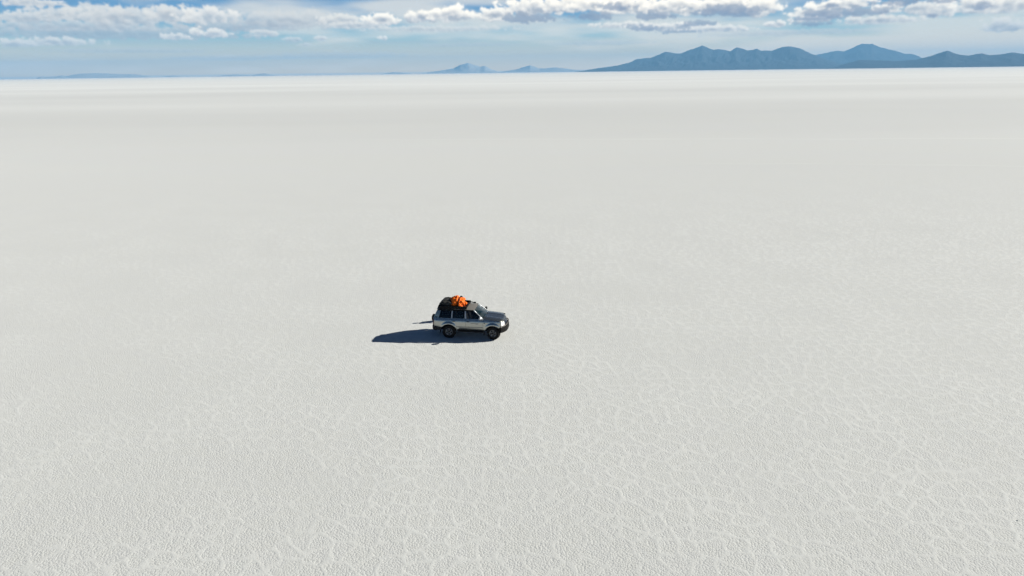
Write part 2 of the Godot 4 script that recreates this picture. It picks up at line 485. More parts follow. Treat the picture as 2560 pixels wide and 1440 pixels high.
func make_hills() -> void:
	var m := mat("rock", Color(0.036, 0.041, 0.05), 0.95)
	m.metallic_specular = 0.1
	mat("hazed_rock", Color(0.40, 0.385, 0.365), 0.95).metallic_specular = 0.1  # distant haze put into the colour, paler than the nearer rock
	hills("mountain_range", "long blue ridge with several sharp summits right of the middle", [[4.9, 4], [5.59, 30], [6.95, 114], [8.31, 180], [9.05, 248], [9.70, 365], [10.82, 406], [11.78, 567], [12.57, 513], [12.95, 511], [13.43, 590], [14.00, 668], [14.42, 735], [15.24, 599], [15.58, 620], [16.49, 554], [16.86, 667], [17.63, 568], [18.02, 576], [18.32, 608], [18.58, 548], [19.34, 541], [20.00, 638], [20.53, 656], [21.21, 593], [21.77, 475], [22.24, 392], [22.87, 285], [23.94, 142], [24.98, 46]], 24000.0, 3000.0, 0.55, 51)
	hills("mountain_range", "paler blue mountain with a blunt flat summit behind the nearer ridges", [[19.6, 60], [21.03, 278], [22.23, 487], [22.83, 535], [23.53, 622], [24.10, 602], [24.58, 703], [25.18, 842], [25.83, 833], [26.32, 708], [27.33, 577], [27.83, 480], [28.44, 447], [28.96, 325], [29.78, 227], [31.19, 87], [32.5, 10]], 30000.0, 3400.0, 0.5, 53)
	hills("mountain_range", "dark low ridge with one pointed peak at the right edge", [[22.9, 5], [23.71, 35], [24.32, 116], [25.18, 195], [26.43, 178], [27.42, 153], [28.60, 182], [29.51, 265], [30.34, 373], [30.99, 280], [31.56, 249], [32.29, 295], [32.77, 249], [33.30, 261], [33.92, 299], [34.57, 260], [35.39, 261], [36.57, 292], [37.79, 184], [39.28, 220], [41.18, 4]], 20000.0, 2400.0, 0.5, 55)
	hills("far_mountain", "faint lone blue peak on the horizon near the middle", [[-6.9, 5], [-6.23, 52], [-5.00, 153], [-4.23, 221], [-3.77, 365], [-3.15, 452], [-2.54, 338], [-2.24, 280], [-1.87, 314], [-1.32, 144], [-0.86, 48], [-0.5, 5]], 34500.0, 1700.0, 0.12, 57, "mountain", "hazed_rock")
	hills("far_mountain", "very faint low hills between the lone peak and the long ridge", [[-1.0, 5], [-0.56, 48], [0.52, 137], [1.60, 323], [2.37, 161], [3.60, 209], [5.13, 79], [6.04, 33], [6.6, 4]], 35300.0, 1100.0, 0.12, 59, "mountain", "hazed_rock")
	hills("table_hill", "long flat-topped hazy hill low on the horizon at far left", [[-32.5, 4], [-32.20, 85], [-31.97, 62], [-31.34, 72], [-30.98, 123], [-30.77, 83], [-30.18, 149], [-29.82, 178], [-28.77, 187], [-27.59, 139], [-26.62, 121], [-26.01, 67], [-25.60, 4]], 34300.0, 1300.0, 0.4, 61, "hill", "hazed_rock")
	hills("salt_island", "tiny dark island rise just right of the flat-topped hill", [[-24.95, 3], [-24.76, 36], [-24.37, 64], [-24.00, 30], [-23.8, 3]], 33000.0, 250.0, 0.4, 63, "island", "hazed_rock")
	hills("salt_island", "long thin island rise on the horizon left of middle", [[-21.4, 3], [-21.10, 40], [-20.16, 65], [-19.62, 45], [-19.34, 27], [-19.2, 3]], 33000.0, 300.0, 0.4, 65, "island", "hazed_rock")
	hills("salt_island", "small humped island rise beside the long thin one", [[-19.15, 3], [-18.9, 45], [-18.51, 85], [-18.17, 99], [-17.68, 31], [-17.4, 3]], 33400.0, 250.0, 0.4, 67, "island", "hazed_rock")
	hills("salt_island", "small island rise just left of the lone peak", [[-9.8, 3], [-9.55, 22], [-8.80, 85], [-8.35, 65], [-7.75, 26], [-7.5, 3]], 34000.0, 250.0, 0.4, 69, "island", "hazed_rock")

# ------------------------------------------------------------------ the car; +x is forward, +z its right side
const AX := 1.425
const WY := 0.42
const ARCH := 0.53

func interp(t: Array, x: float) -> float:
	for i in t.size() - 1:
		if x <= t[i + 1][0]:
			var k: float = clampf((x - t[i][0]) / (t[i + 1][0] - t[i][0]), 0.0, 1.0)
			return lerpf(t[i][1], t[i + 1][1], k * k * (3.0 - 2.0 * k) if false else k)
	return t[-1][1]

func side_z(x: float, y: float) -> float:
	var z := interp([[0.5, 0.885], [0.62, 0.905], [0.74, 0.935], [0.86, 0.952], [1.0, 0.955], [1.12, 0.945], [1.20, 0.925], [1.27, 0.895], [1.34, 0.868], [1.6, 0.80], [1.80, 0.735], [1.88, 0.70]], y)
	if x > 1.5: z -= 0.16 * pow((x - 1.5) / 0.62, 2.2)
	if x < -2.0: z -= 0.05 * pow((-2.0 - x) / 0.45, 2.0)
	for c in [AX, -AX]:                               # flared arches
		var r := Vector2(x - c, y - WY).length()
		if y > WY: z += 0.045 * (1.0 - sstep(0.56, 0.73, r))
	return z

func belt(x: float) -> float:                          # upper edge of the lower side skin
	if x > 0.72: return 1.335 - 0.16 * pow((x - 0.72) / 1.4, 1.5)
	return 1.335

func sill(x: float) -> float:
	var y := 0.61
	for c in [AX, -AX]:
		if absf(x - c) < ARCH: y = maxf(y, WY + sqrt(ARCH * ARCH - (x - c) * (x - c)))
	if x > AX + 0.4: y = maxf(y, 0.80)
	if x < -AX - 0.4: y = maxf(y, 0.74)
	return y

func skin(st: SurfaceTool, x0: float, x1: float, s: float, y0 := -1.0, y1 := -1.0) -> void:
	var nv := 16
	var f := func(u: float, v: float) -> Vector3:
		var x := lerpf(x0, x1, u)
		var lo := sill(x) if y0 < 0.0 else y0
		var hi := belt(x) if y1 < 0.0 else y1
		if v == 0.0: return Vector3(x, lo, s * (side_z(x, lo) - 0.05))
		var y := lerpf(lo, hi, (v - 1.0 / nv) / (1.0 - 1.0 / nv))
		return Vector3(x, y, s * side_z(x, y))
	grid(st, f, maxi(6, int((x1 - x0) / 0.028)), nv)

# a patch of the side above the belt given by its corners (x, y): rear low, front low, front high, rear high
func pane(st: SurfaceTool, c: Array, s: float, inset: float) -> void:
	var f := func(u: float, v: float) -> Vector3:
		var a: Vector2 = (c[0] as Vector2).lerp(c[1], u)
		var b: Vector2 = (c[3] as Vector2).lerp(c[2], u)
		var p := a.lerp(b, v)
		return Vector3(p.x, p.y, s * (side_z(p.x, p.y) - inset))
	grid(st, f, 8, 8)

func nose_x(z: float) -> float:
	return 2.14 - 0.17 * pow(absf(z) / 0.85, 2.6)

func bumper_x(z: float) -> float:
	return 2.28 - 0.34 * pow(absf(z) / 0.97, 3.0)

func make_wheel(parent: Node, at: Vector3, turn: float) -> void:
	var w := node("wheel", parent)
	w.position = at
	w.rotation.y = turn
	var st := new_st()
	lathe(st, [Vector2(0.23, 0.10), Vector2(0.26, 0.125), Vector2(0.33, 0.14), Vector2(0.385, 0.135), Vector2(0.412, 0.115), Vector2(0.418, 0.05), Vector2(0.418, -0.05), Vector2(0.412, -0.115), Vector2(0.385, -0.135), Vector2(0.33, -0.14), Vector2(0.25, -0.12), Vector2(0.23, -0.10)], 40)
	for k in 30:                                      # tread blocks
		var b := Basis(Vector3(0, 0, 1), TAU * k / 30.0)
		for s in [-1.0, 1.0]:
			box(st, b * Vector3(0.410, 0, s * 0.095), Vector3(0.03, 0.055, 0.075), b)
		box(st, b.rotated(Vector3(0, 0, 1), TAU / 60.0) * Vector3(0.414, 0, 0), Vector3(0.02, 0.055, 0.09), b.rotated(Vector3(0, 0, 1), TAU / 60.0))
	build(st, "tyre", M.rubber, w)
	st = new_st()
	lathe(st, [Vector2(0.238, 0.118), Vector2(0.228, 0.132), Vector2(0.208, 0.128), Vector2(0.196, 0.10), Vector2(0.19, 0.04), Vector2(0.19, -0.10)], 36)
	for k in 5:
		var b := Basis(Vector3(0, 0, 1), TAU * k / 5.0 + 0.3)
		var f := func(u: float, v: float) -> Vector3:
			var r := lerpf(0.05, 0.205, u)
			var wd := lerpf(0.062, 0.040, sin(u * PI)) + 0.03 * u * u
			var y := (v * 2.0 - 1.0) * wd
			return b * Vector3(r, y, 0.095 + 0.022 * u - 0.03 * pow(absf(v * 2.0 - 1.0), 3.0))
		grid(st, f, 8, 6)
	build(st, "rim", M.rim, w)
	st = new_st()
	lathe(st, [Vector2(0.001, 0.128), Vector2(0.035, 0.126), Vector2(0.055, 0.112), Vector2(0.06, 0.08)], 18)
	build(st, "hub_cap", M.trim, w)
	st = new_st()
	lathe(st, [Vector2(0.02, 0.03), Vector2(0.16, 0.03), Vector2(0.19, 0.0), Vector2(0.19, -0.08), Vector2(0.02, -0.08)], 24)
	build(st, "brake_drum", M.trim, w)

func make_seat(parent: Node, x: float, z: float, wide: float) -> void:
	var st := new_st()
	blob(st, Vector3(x, 0.93, z), Vector3(0.55, 0.20, wide), 4.5)
	blob(st, Vector3(x - 0.30, 1.24, z), Vector3(0.18, 0.62, wide), 4.5, 20, 12, Basis(Vector3(0, 0, 1), 0.22))
	var n := maxi(1, int(round(wide / 0.55)))
	for k in n:
		blob(st, Vector3(x - 0.40, 1.60, z + (k - (n - 1) * 0.5) * 0.5), Vector3(0.10, 0.18, 0.27), 3.0, 14, 8)
	build(st, "seat", M.seat, parent)

func make_car() -> void:
	var paint := mat("paint", Color(0.345, 0.352, 0.33), 0.25, 0.9)
	paint.clearcoat_enabled = true
	paint.clearcoat = 0.4
	paint.clearcoat_roughness = 0.12
	var upper: StandardMaterial3D = mat("upper_body", Color(0.23, 0.24, 0.215), 0.25, 0.9)  # bonnet, rear pillars and tailgate: darker than the lower side skin
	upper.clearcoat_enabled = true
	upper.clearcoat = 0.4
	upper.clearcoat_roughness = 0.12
	var roof_coat := mat("roof_paint", Color(0.205, 0.19, 0.165), 0.62, 0.35)  # roof: browner and rougher than the side skin
	roof_coat.clearcoat_enabled = true
	roof_coat.clearcoat = 0.25
	roof_coat.clearcoat_roughness = 0.4
	mat("black_plastic", Color(0.018, 0.018, 0.019), 0.55)
	mat("bumper", Color(0.010, 0.0095, 0.009), 0.9)
	mat("trim", Color(0.008, 0.008, 0.008), 0.7)
	mat("rubber", Color(0.016, 0.0155, 0.015), 0.85)
	mat("rim", Color(0.17, 0.17, 0.17), 0.45, 0.6)
	mat("chrome", Color(0.80, 0.80, 0.80), 0.12, 1.0)
	mat("mirror_paint", Color(0.55, 0.56, 0.57), 0.3, 0.4)
	mat("pillar_paint", Color(0.36, 0.38, 0.40), 0.4, 0.5)
	mat("seat", Color(0.035, 0.034, 0.034), 0.9)
	mat("red_lamp", Color(0.07, 0.005, 0.005), 0.25)
	mat("badge", Color(0.02, 0.05, 0.055), 0.4)
	mat("lining", Color(0.010, 0.010, 0.011), 0.9)
	for k in ["black_plastic", "bumper", "trim", "rubber", "lining"]: M[k].metallic_specular = 0.25
	glass("side_glass", Color(0.003, 0.004, 0.006), 0.86).metallic_specular = 0.33
	glass("front_glass", Color(0.02, 0.045, 0.045), 0.28)
	var lens := mat("lamp_glass", Color(0.86, 0.86, 0.85), 0.22, 0.15)  # the sun glint off the reflectors is put into this white
	lens.clearcoat_enabled = true
	lens.clearcoat = 1.0
	lens.clearcoat_roughness = 0.05

	var car := base("off_road_car", Vector3(-2.53, 0, -43.58), -deg_to_rad(8.56))
	tag(car, "silver grey off-road car with loaded black roof rack parked alone on white salt", "car")
	var st: SurfaceTool

	# lower side skin, split where the doors part
	for s in [1.0, -1.0]:
		st = new_st(); skin(st, 0.806, 1.97, s); build(st, "fender", M.paint, car)
		st = new_st(); skin(st, -2.42, -1.246, s); build(st, "rear_quarter", M.paint, car)
		for dr in [[-0.304, 0.796, "front_door"], [-1.236, -0.316, "rear_door"]]:
			var door := node(dr[2], car)
			st = new_st(); skin(st, dr[0], dr[1], s); build(st, "door_skin", M.paint, door)
			st = new_st()
			var hx: float = dr[0] + 0.14
			blob(st, Vector3(hx, 1.16, s * (side_z(hx, 1.16) + 0.018)), Vector3(0.19, 0.045, 0.05), 4.0, 14, 8)
			build(st, "handle", M.trim, door)
			st = new_st()
			var m0: float = maxf(dr[0] + 0.02, -0.94)
			var ml: Array = []
			for k in 9: ml.append(Vector3(lerpf(m0, dr[1] - 0.02, k / 8.0), 0.80, s * (side_z(lerpf(m0, dr[1] - 0.02, k / 8.0), 0.80) + 0.006)))
			tube(st, ml, 0.016, 6)
			build(st, "moulding", M.paint, door)
			# window of the door
			st = new_st()
			if dr[2] == "front_door":
				pane(st, [Vector2(-0.27, 1.335), Vector2(0.70, 1.335), Vector2(0.235, 1.795), Vector2(-0.31, 1.795)], s, 0.012)
			else:
				pane(st, [Vector2(-1.19, 1.335), Vector2(-0.375, 1.335), Vector2(-0.395, 1.795), Vector2(-1.165, 1.795)], s, 0.012)
			build(st, "window", M.side_glass, door)
		st = new_st()
		pane(st, [Vector2(-2.08, 1.345), Vector2(-1.265, 1.335), Vector2(-1.235, 1.795), Vector2(-1.95, 1.79)], s, 0.012)
		build(st, "quarter_window", M.side_glass, car)
		for pc in [[Vector2(-0.375, 1.335), Vector2(-0.27, 1.335), Vector2(-0.31, 1.80), Vector2(-0.395, 1.80)], [Vector2(-1.265, 1.335), Vector2(-1.19, 1.335), Vector2(-1.165, 1.80), Vector2(-1.235, 1.80)]]:
			st = new_st(); pane(st, pc, s, 0.0)
			build(st, "door_pillar", M.pillar_paint, car)
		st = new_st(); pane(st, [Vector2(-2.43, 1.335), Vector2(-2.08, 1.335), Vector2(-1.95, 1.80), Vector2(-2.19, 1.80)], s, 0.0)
		build(st, "rear_pillar", M.upper_body, car)
		st = new_st(); pane(st, [Vector2(-2.19, 1.795), Vector2(0.235, 1.795), Vector2(0.19, 1.872), Vector2(-2.15, 1.872)], s, -0.004)
		build(st, "roof_rail", M.trim, car)
		st = new_st()
		tube(st, [Vector3(0.80, 1.32, s * 0.865), Vector3(0.62, 1.49, s * 0.825), Vector3(0.42, 1.67, s * 0.765), Vector3(0.20, 1.85, s * 0.70)], 0.032, 8)
		build(st, "windscreen_pillar", M.pillar_paint, car)
		# the black corner of the front door window
		st = new_st(); pane(st, [Vector2(0.66, 1.33), Vector2(0.82, 1.33), Vector2(0.30, 1.80), Vector2(0.23, 1.80)], s, 0.008)
		build(st, "window_corner", M.trim, car)
		# mirror
		var mir := node("mirror", car)
		st = new_st(); blob(st, Vector3(0.66, 1.455, s * 1.045), Vector3(0.17, 0.19, 0.25), 3.0, 16, 10); build(st, "mirror_shell", M.mirror_paint if s > 0.0 else M.black_plastic, mir)
		st = new_st(); tube(st, [Vector3(0.70, 1.35, s * 0.86), Vector3(0.68, 1.39, s * 0.98)], 0.03, 6); build(st, "mirror_arm", M.trim, mir)
		# tail lamp wraps the rear corner
		st = new_st()
		var tl := func(u: float, v: float) -> Vector3:
			var y := lerpf(0.86, 1.24, v)
			var zz: float = side_z(-2.40, y) + 0.006
			if u < 0.5: return Vector3(lerpf(-2.31, -2.45, u * 2.0), y, s * (zz - 0.012 * u))
			return Vector3(-2.45 - 0.03 * (u - 0.5) * 2.0, y, s * lerpf(zz - 0.006, 0.74, (u - 0.5) * 2.0))
		grid(st, tl, 8, 6)
		build(st, "tail_lamp", M.red_lamp, car)
		# headlight
		var hl := func(u: float, v: float) -> Vector3:
			var z := lerpf(0.45, 0.86, u)
			return Vector3(nose_x(z) + 0.016 - 0.05 * v - 0.06 * pow(u, 5.0) + 0.014 * sin(v * PI), lerpf(0.84, 1.125 - 0.03 * u, v), s * z)
		st = new_st(); grid(st, hl, 8, 6); build(st, "headlight", M.lamp_glass, car)
		st = new_st()
		box(st, Vector3(0, 0.565, s * 0.862), Vector3(1.76, 0.10, 0.07))
		build(st, "sill", M.trim, car)
		# step and mud flap
		st = new_st()
		tube(st, [Vector3(0.86, 0.56, s * 0.84), Vector3(0.78, 0.50, s * 0.94), Vector3(-0.78, 0.50, s * 0.94), Vector3(-0.86, 0.56, s * 0.84)], 0.045, 8)
		build(st, "side_step", M.black_plastic, car)
		for fx in [0.85, -2.02]:
			st = new_st(); box(st, Vector3(fx, 0.48, s * 0.82), Vector3(0.025, 0.34, 0.24)); build(st, "mud_flap", M.trim, car)
	# decal and badges on the right side
	st = new_st()
	for k in 6: box(st, Vector3(0.06 + k * 0.085, 1.055 + 0.012 * (k % 2), side_z(0.06 + k * 0.085, 1.055) + 0.003), Vector3(0.06, 0.03, 0.003), Basis(Vector3(1, 0, 0), 0.04))
	box(st, Vector3(0.40, 1.00, side_z(0.40, 1.0) + 0.003), Vector3(0.12, 0.02, 0.003))
	build(st, "door_decal", mat("decal", Color(0.06, 0.065, 0.07), 0.5), car)
	st = new_st(); box(st, Vector3(-2.25, 1.385, side_z(-2.25, 1.385) + 0.005), Vector3(0.20, 0.07, 0.01), Basis(Vector3(1, 0, 0), -0.25)); build(st, "pillar_badge", M.badge, car)
	st = new_st(); box(st, Vector3(0.90, 1.10, side_z(0.90, 1.10) + 0.004), Vector3(0.07, 0.05, 0.012)); build(st, "side_repeater", M.trim, car)

	# bonnet
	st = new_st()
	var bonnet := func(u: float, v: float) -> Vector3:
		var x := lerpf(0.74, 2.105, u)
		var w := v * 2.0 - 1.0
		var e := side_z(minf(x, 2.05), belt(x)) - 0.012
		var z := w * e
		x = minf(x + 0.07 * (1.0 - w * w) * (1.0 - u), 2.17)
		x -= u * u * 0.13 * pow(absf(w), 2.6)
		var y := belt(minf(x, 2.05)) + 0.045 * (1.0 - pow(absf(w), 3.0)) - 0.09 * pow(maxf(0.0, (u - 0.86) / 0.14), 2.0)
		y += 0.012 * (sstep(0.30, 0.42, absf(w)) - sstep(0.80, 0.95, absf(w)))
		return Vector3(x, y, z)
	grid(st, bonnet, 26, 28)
	build(st, "bonnet", M.upper_body, car)
	# nose: grille with bars, surround, panel below
	var grille := node("grille", car)
	st = new_st()
	var gp := func(u: float, v: float) -> Vector3:
		var z := lerpf(-0.46, 0.46, u)
		return Vector3(nose_x(z) - 0.02 - 0.05 * v, lerpf(0.86, 1.10, v), z)
	grid(st, gp, 10, 3)
	build(st, "grille_back", M.trim, grille)
	for k in 5:
		st = new_st()
		var bar := []
		for j in 11: bar.append(Vector3(nose_x(lerpf(-0.45, 0.45, j / 10.0)) + 0.008 - 0.012 * k, 0.895 + 0.046 * k, lerpf(-0.45, 0.45, j / 10.0)))
		tube(st, bar, 0.012, 6)
		build(st, "grille_bar", M.chrome, grille)
	st = new_st()
	var np := func(u: float, v: float) -> Vector3:
		var z := lerpf(-0.83, 0.83, u)
		return Vector3(nose_x(z) - 0.01, lerpf(0.70, 0.885, v), z)
	grid(st, np, 16, 2)
	build(st, "nose_panel", M.paint, car)
	# front bumper with a bar on top
	st = new_st()
	var bp := func(u: float, v: float) -> Vector3:
		var z := lerpf(-0.97, 0.97, u)
		var a := v * TAU
		var n := Vector3(bumper_x(z) + 0.085 * signf(cos(a)) * pow(absf(cos(a)), 0.5) - 0.06, 0.65 + 0.17 * signf(sin(a)) * pow(absf(sin(a)), 0.5), z)
		return n
	grid(st, bp, 28, 18)
	for e in [-0.97, 0.97]: box(st, Vector3(bumper_x(e) - 0.06, 0.65, e), Vector3(0.14, 0.30, 0.012))
	build(st, "front_bumper", M.bumper, car)
	st = new_st()
	var bar2 := []
	for j in 25:
		var z := lerpf(-0.95, 0.95, j / 24.0)
		bar2.append(Vector3(bumper_x(z) - 0.02, 0.86 + 0.06 * (1.0 - pow(absf(z) / 0.95, 4.0)), z))
	tube(st, bar2, 0.038, 8)
	build(st, "bumper_bar", mat("bar", Color(0.055, 0.048, 0.04), 0.4), car)

	# windscreen, wipers, cowl
	st = new_st()
	var ws := func(u: float, v: float) -> Vector3:
		var w := u * 2.0 - 1.0
		return Vector3(lerpf(0.80, 0.20, v) + lerpf(0.12, 0.07, v) * (1.0 - w * w), lerpf(1.33, 1.855, v) + 0.025 * v * (1.0 - w * w), w * lerpf(0.835, 0.68, v))
	grid(st, ws, 14, 8)
	build(st, "windscreen", M.front_glass, car)
	st = new_st()
	var cw := func(u: float, v: float) -> Vector3:
		var w := u * 2.0 - 1.0
		return Vector3(lerpf(0.74, 0.83, v) + 0.12 * (1.0 - w * w), lerpf(1.36, 1.318, v), w * 0.86)
	grid(st, cw, 14, 2)
	build(st, "cowl", M.trim, car)
	for z in [-0.45, 0.25]:
		st = new_st()
		tube(st, [Vector3(0.93, 1.35, z), Vector3(0.885, 1.385, z + 0.2), Vector3(0.80, 1.40, z + 0.52)], 0.012, 5)
		build(st, "wiper", M.trim, car)
	# roof
	st = new_st()
	var rf := func(u: float, v: float) -> Vector3:
		var x := lerpf(-2.20, 0.20, u)
		var w := v * 2.0 - 1.0
		var e := side_z(x, 1.872) + 0.004
		x += (0.07 if u > 0.5 else -0.05) * (1.0 - w * w) * absf(u - 0.5) * 2.0
		var y := 1.872 + 0.055 * (1.0 - pow(absf(w), 2.4)) - 0.03 * pow(maxf(0.0, (u - 0.8) / 0.2), 2.0) - 0.03 * pow(maxf(0.0, (0.15 - u) / 0.15), 2.0)
		return Vector3(x, y, w * e)
	grid(st, rf, 24, 24)
	build(st, "roof", M.roof_paint, car)
	# tailgate with window
	var gate := node("tailgate", car)
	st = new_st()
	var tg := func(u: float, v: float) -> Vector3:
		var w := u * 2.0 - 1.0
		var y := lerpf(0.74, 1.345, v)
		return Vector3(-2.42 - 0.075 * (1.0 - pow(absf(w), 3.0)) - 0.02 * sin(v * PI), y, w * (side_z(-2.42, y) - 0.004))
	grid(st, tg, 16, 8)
	build(st, "gate_panel", M.upper_body, gate)
	st = new_st()
	var rw := func(u: float, v: float) -> Vector3:
		var w := u * 2.0 - 1.0
		var y := lerpf(1.345, 1.86, v)
		return Vector3(lerpf(-2.425, -2.16, v) - 0.06 * (1.0 - w * w), y, w * (side_z(-2.3, y) - 0.004))
	grid(st, rw, 12, 6)
	build(st, "rear_window", M.side_glass, gate)
	# a round black carrier on the tailgate
	var rc := node("rear_carrier", car)
	st = new_st()
	blob(st, Vector3(-2.66, 0.99, -0.10), Vector3(0.22, 0.46, 0.52), 2.6, 20, 12)
	build(st, "carrier_cover", M.black_plastic, rc)
	st = new_st()
	tube(st, [Vector3(-2.48, 1.28, -0.1), Vector3(-2.60, 1.20, -0.1), Vector3(-2.62, 1.05, -0.1)], 0.03, 6)
	tube(st, [Vector3(-2.48, 0.92, -0.1), Vector3(-2.62, 0.95, -0.1)], 0.03, 6)
	build(st, "carrier_bracket", M.trim, rc)
	# rear bumper
	st = new_st()
	var rb := func(u: float, v: float) -> Vector3:
		var z := lerpf(-0.95, 0.95, u)
		var a := v * TAU
		return Vector3(-2.50 + 0.20 * pow(absf(z) / 0.95, 5.0) + 0.10 * signf(cos(a)) * pow(absf(cos(a)), 0.5), 0.635 + 0.125 * signf(sin(a)) * pow(absf(sin(a)), 0.5), z)
	grid(st, rb, 24, 16)
	for e in [-1.0, 1.0]: box(st, Vector3(-2.17, 0.65, e * 0.89), Vector3(0.46, 0.22, 0.09))
	build(st, "rear_bumper", M.black_plastic, car)

	# chassis, inner lining, wheel housings
	st = new_st()
	box(st, Vector3(0, 0.56, 0), Vector3(4.2, 0.16, 1.24))
	box(st, Vector3(0, 0.62, 0), Vector3(1.70, 0.06, 1.74))
	box(st, Vector3(1.40, 0.86, 0), Vector3(1.12, 0.40, 1.20))
	box(st, Vector3(-1.65, 0.80, 0), Vector3(1.45, 0.34, 1.20))
	for s in [1.0, -1.0]:
		tube(st, [Vector3(AX * s, WY, -0.72), Vector3(AX * s, WY, 0.72)], 0.06, 8)
	build(st, "chassis", M.lining, car)
	st = new_st()
	for s in [1.0, -1.0]:
		box(st, Vector3(-0.02, 0.98, s * 0.815), Vector3(1.60, 0.68, 0.02))
		box(st, Vector3(-1.63, 1.145, s * 0.79), Vector3(1.50, 0.34, 0.02))
		box(st, Vector3(1.38, 1.04, s * 0.66), Vector3(1.08, 0.20, 0.02))
	box(st, Vector3(-2.34, 1.05, 0), Vector3(0.02, 0.55, 1.55))
	box(st, Vector3(0.86, 1.02, 0), Vector3(0.02, 0.54, 1.60))
	box(st, Vector3(-1.65, 0.985, 0), Vector3(1.36, 0.02, 1.54))
	build(st, "lining", M.lining, car)
	st = new_st()
	blob(st, Vector3(0.60, 1.21, 0), Vector3(0.46, 0.26, 1.56), 5.0, 24, 12)
	build(st, "dashboard", M.seat, car)
	st = new_st()
	lathe(st, [Vector2(0.17, -0.012), Vector2(0.195, 0.0), Vector2(0.17, 0.012), Vector2(0.17, -0.012)], 24)
	var wheel := build(st, "steering_wheel", M.trim, car)
	wheel.position = Vector3(0.30, 1.30, -0.40)
	wheel.rotation = Vector3(0, PI / 2, 0)
	make_seat(car, -0.05, 0.42, 0.54)
	make_seat(car, -0.05, -0.42, 0.54)
	make_seat(car, -1.0, 0.0, 1.42)

	make_wheel(car, Vector3(AX + 0.03, WY, 0.80), -deg_to_rad(17.0))
	make_wheel(car, Vector3(-AX, WY, 0.80), 0.0)
	make_wheel(car, Vector3(AX + 0.03, WY, -0.80), PI - deg_to_rad(17.0))
	make_wheel(car, Vector3(-AX, WY, -0.80), PI)

	# roof rack: two rails a side on legs, slats across, a dark sheet lining the basket
	var rack := node("roof_rack", car)
	for y in [1.98, 2.06]:
		st = new_st()
		tube(st, [Vector3(-0.28, y, -0.66), Vector3(-0.28, y, 0.66), Vector3(-2.12, y, 0.66), Vector3(-2.12, y, -0.66), Vector3(-0.28, y, -0.66)], 0.022, 6)
		build(st, "rack_rail", M.trim, rack)
	for k in 9:
		st = new_st()
		box(st, Vector3(-0.34 - k * 0.215, 1.965, 0), Vector3(0.07, 0.02, 1.30))
		build(st, "rack_slat", M.trim, rack)
	for x in [-0.40, -1.2, -2.0]:
		for s in [1.0, -1.0]:
			st = new_st(); box(st, Vector3(x, 1.92, s * 0.64), Vector3(0.05, 0.11, 0.04)); build(st, "rack_leg", M.trim, rack)
	st = new_st()
	for s in [1.0, -1.0]: box(st, Vector3(-1.2, 1.975, s * 0.672), Vector3(1.86, 0.17, 0.012))
	for x in [-0.31, -2.09]: box(st, Vector3(x, 1.99, 0), Vector3(0.012, 0.15, 1.26))
	build(st, "rack_sheet", M.trim, rack)
	st = new_st()
	tube(st, [Vector3(-0.27, 2.0, -0.60), Vector3(-0.12, 1.985, -0.56), Vector3(0.0, 1.965, -0.55)], 0.035, 6)
	blob(st, Vector3(0.03, 1.98, -0.55), Vector3(0.16, 0.10, 0.10), 2.5, 12, 8)
	build(st, "strap_end", M.trim, rack)

func car_point(p: Vector3) -> Vector3:
	return Vector3(-2.53, 0, -43.58) + Basis(Vector3.UP, -deg_to_rad(8.56)) * p

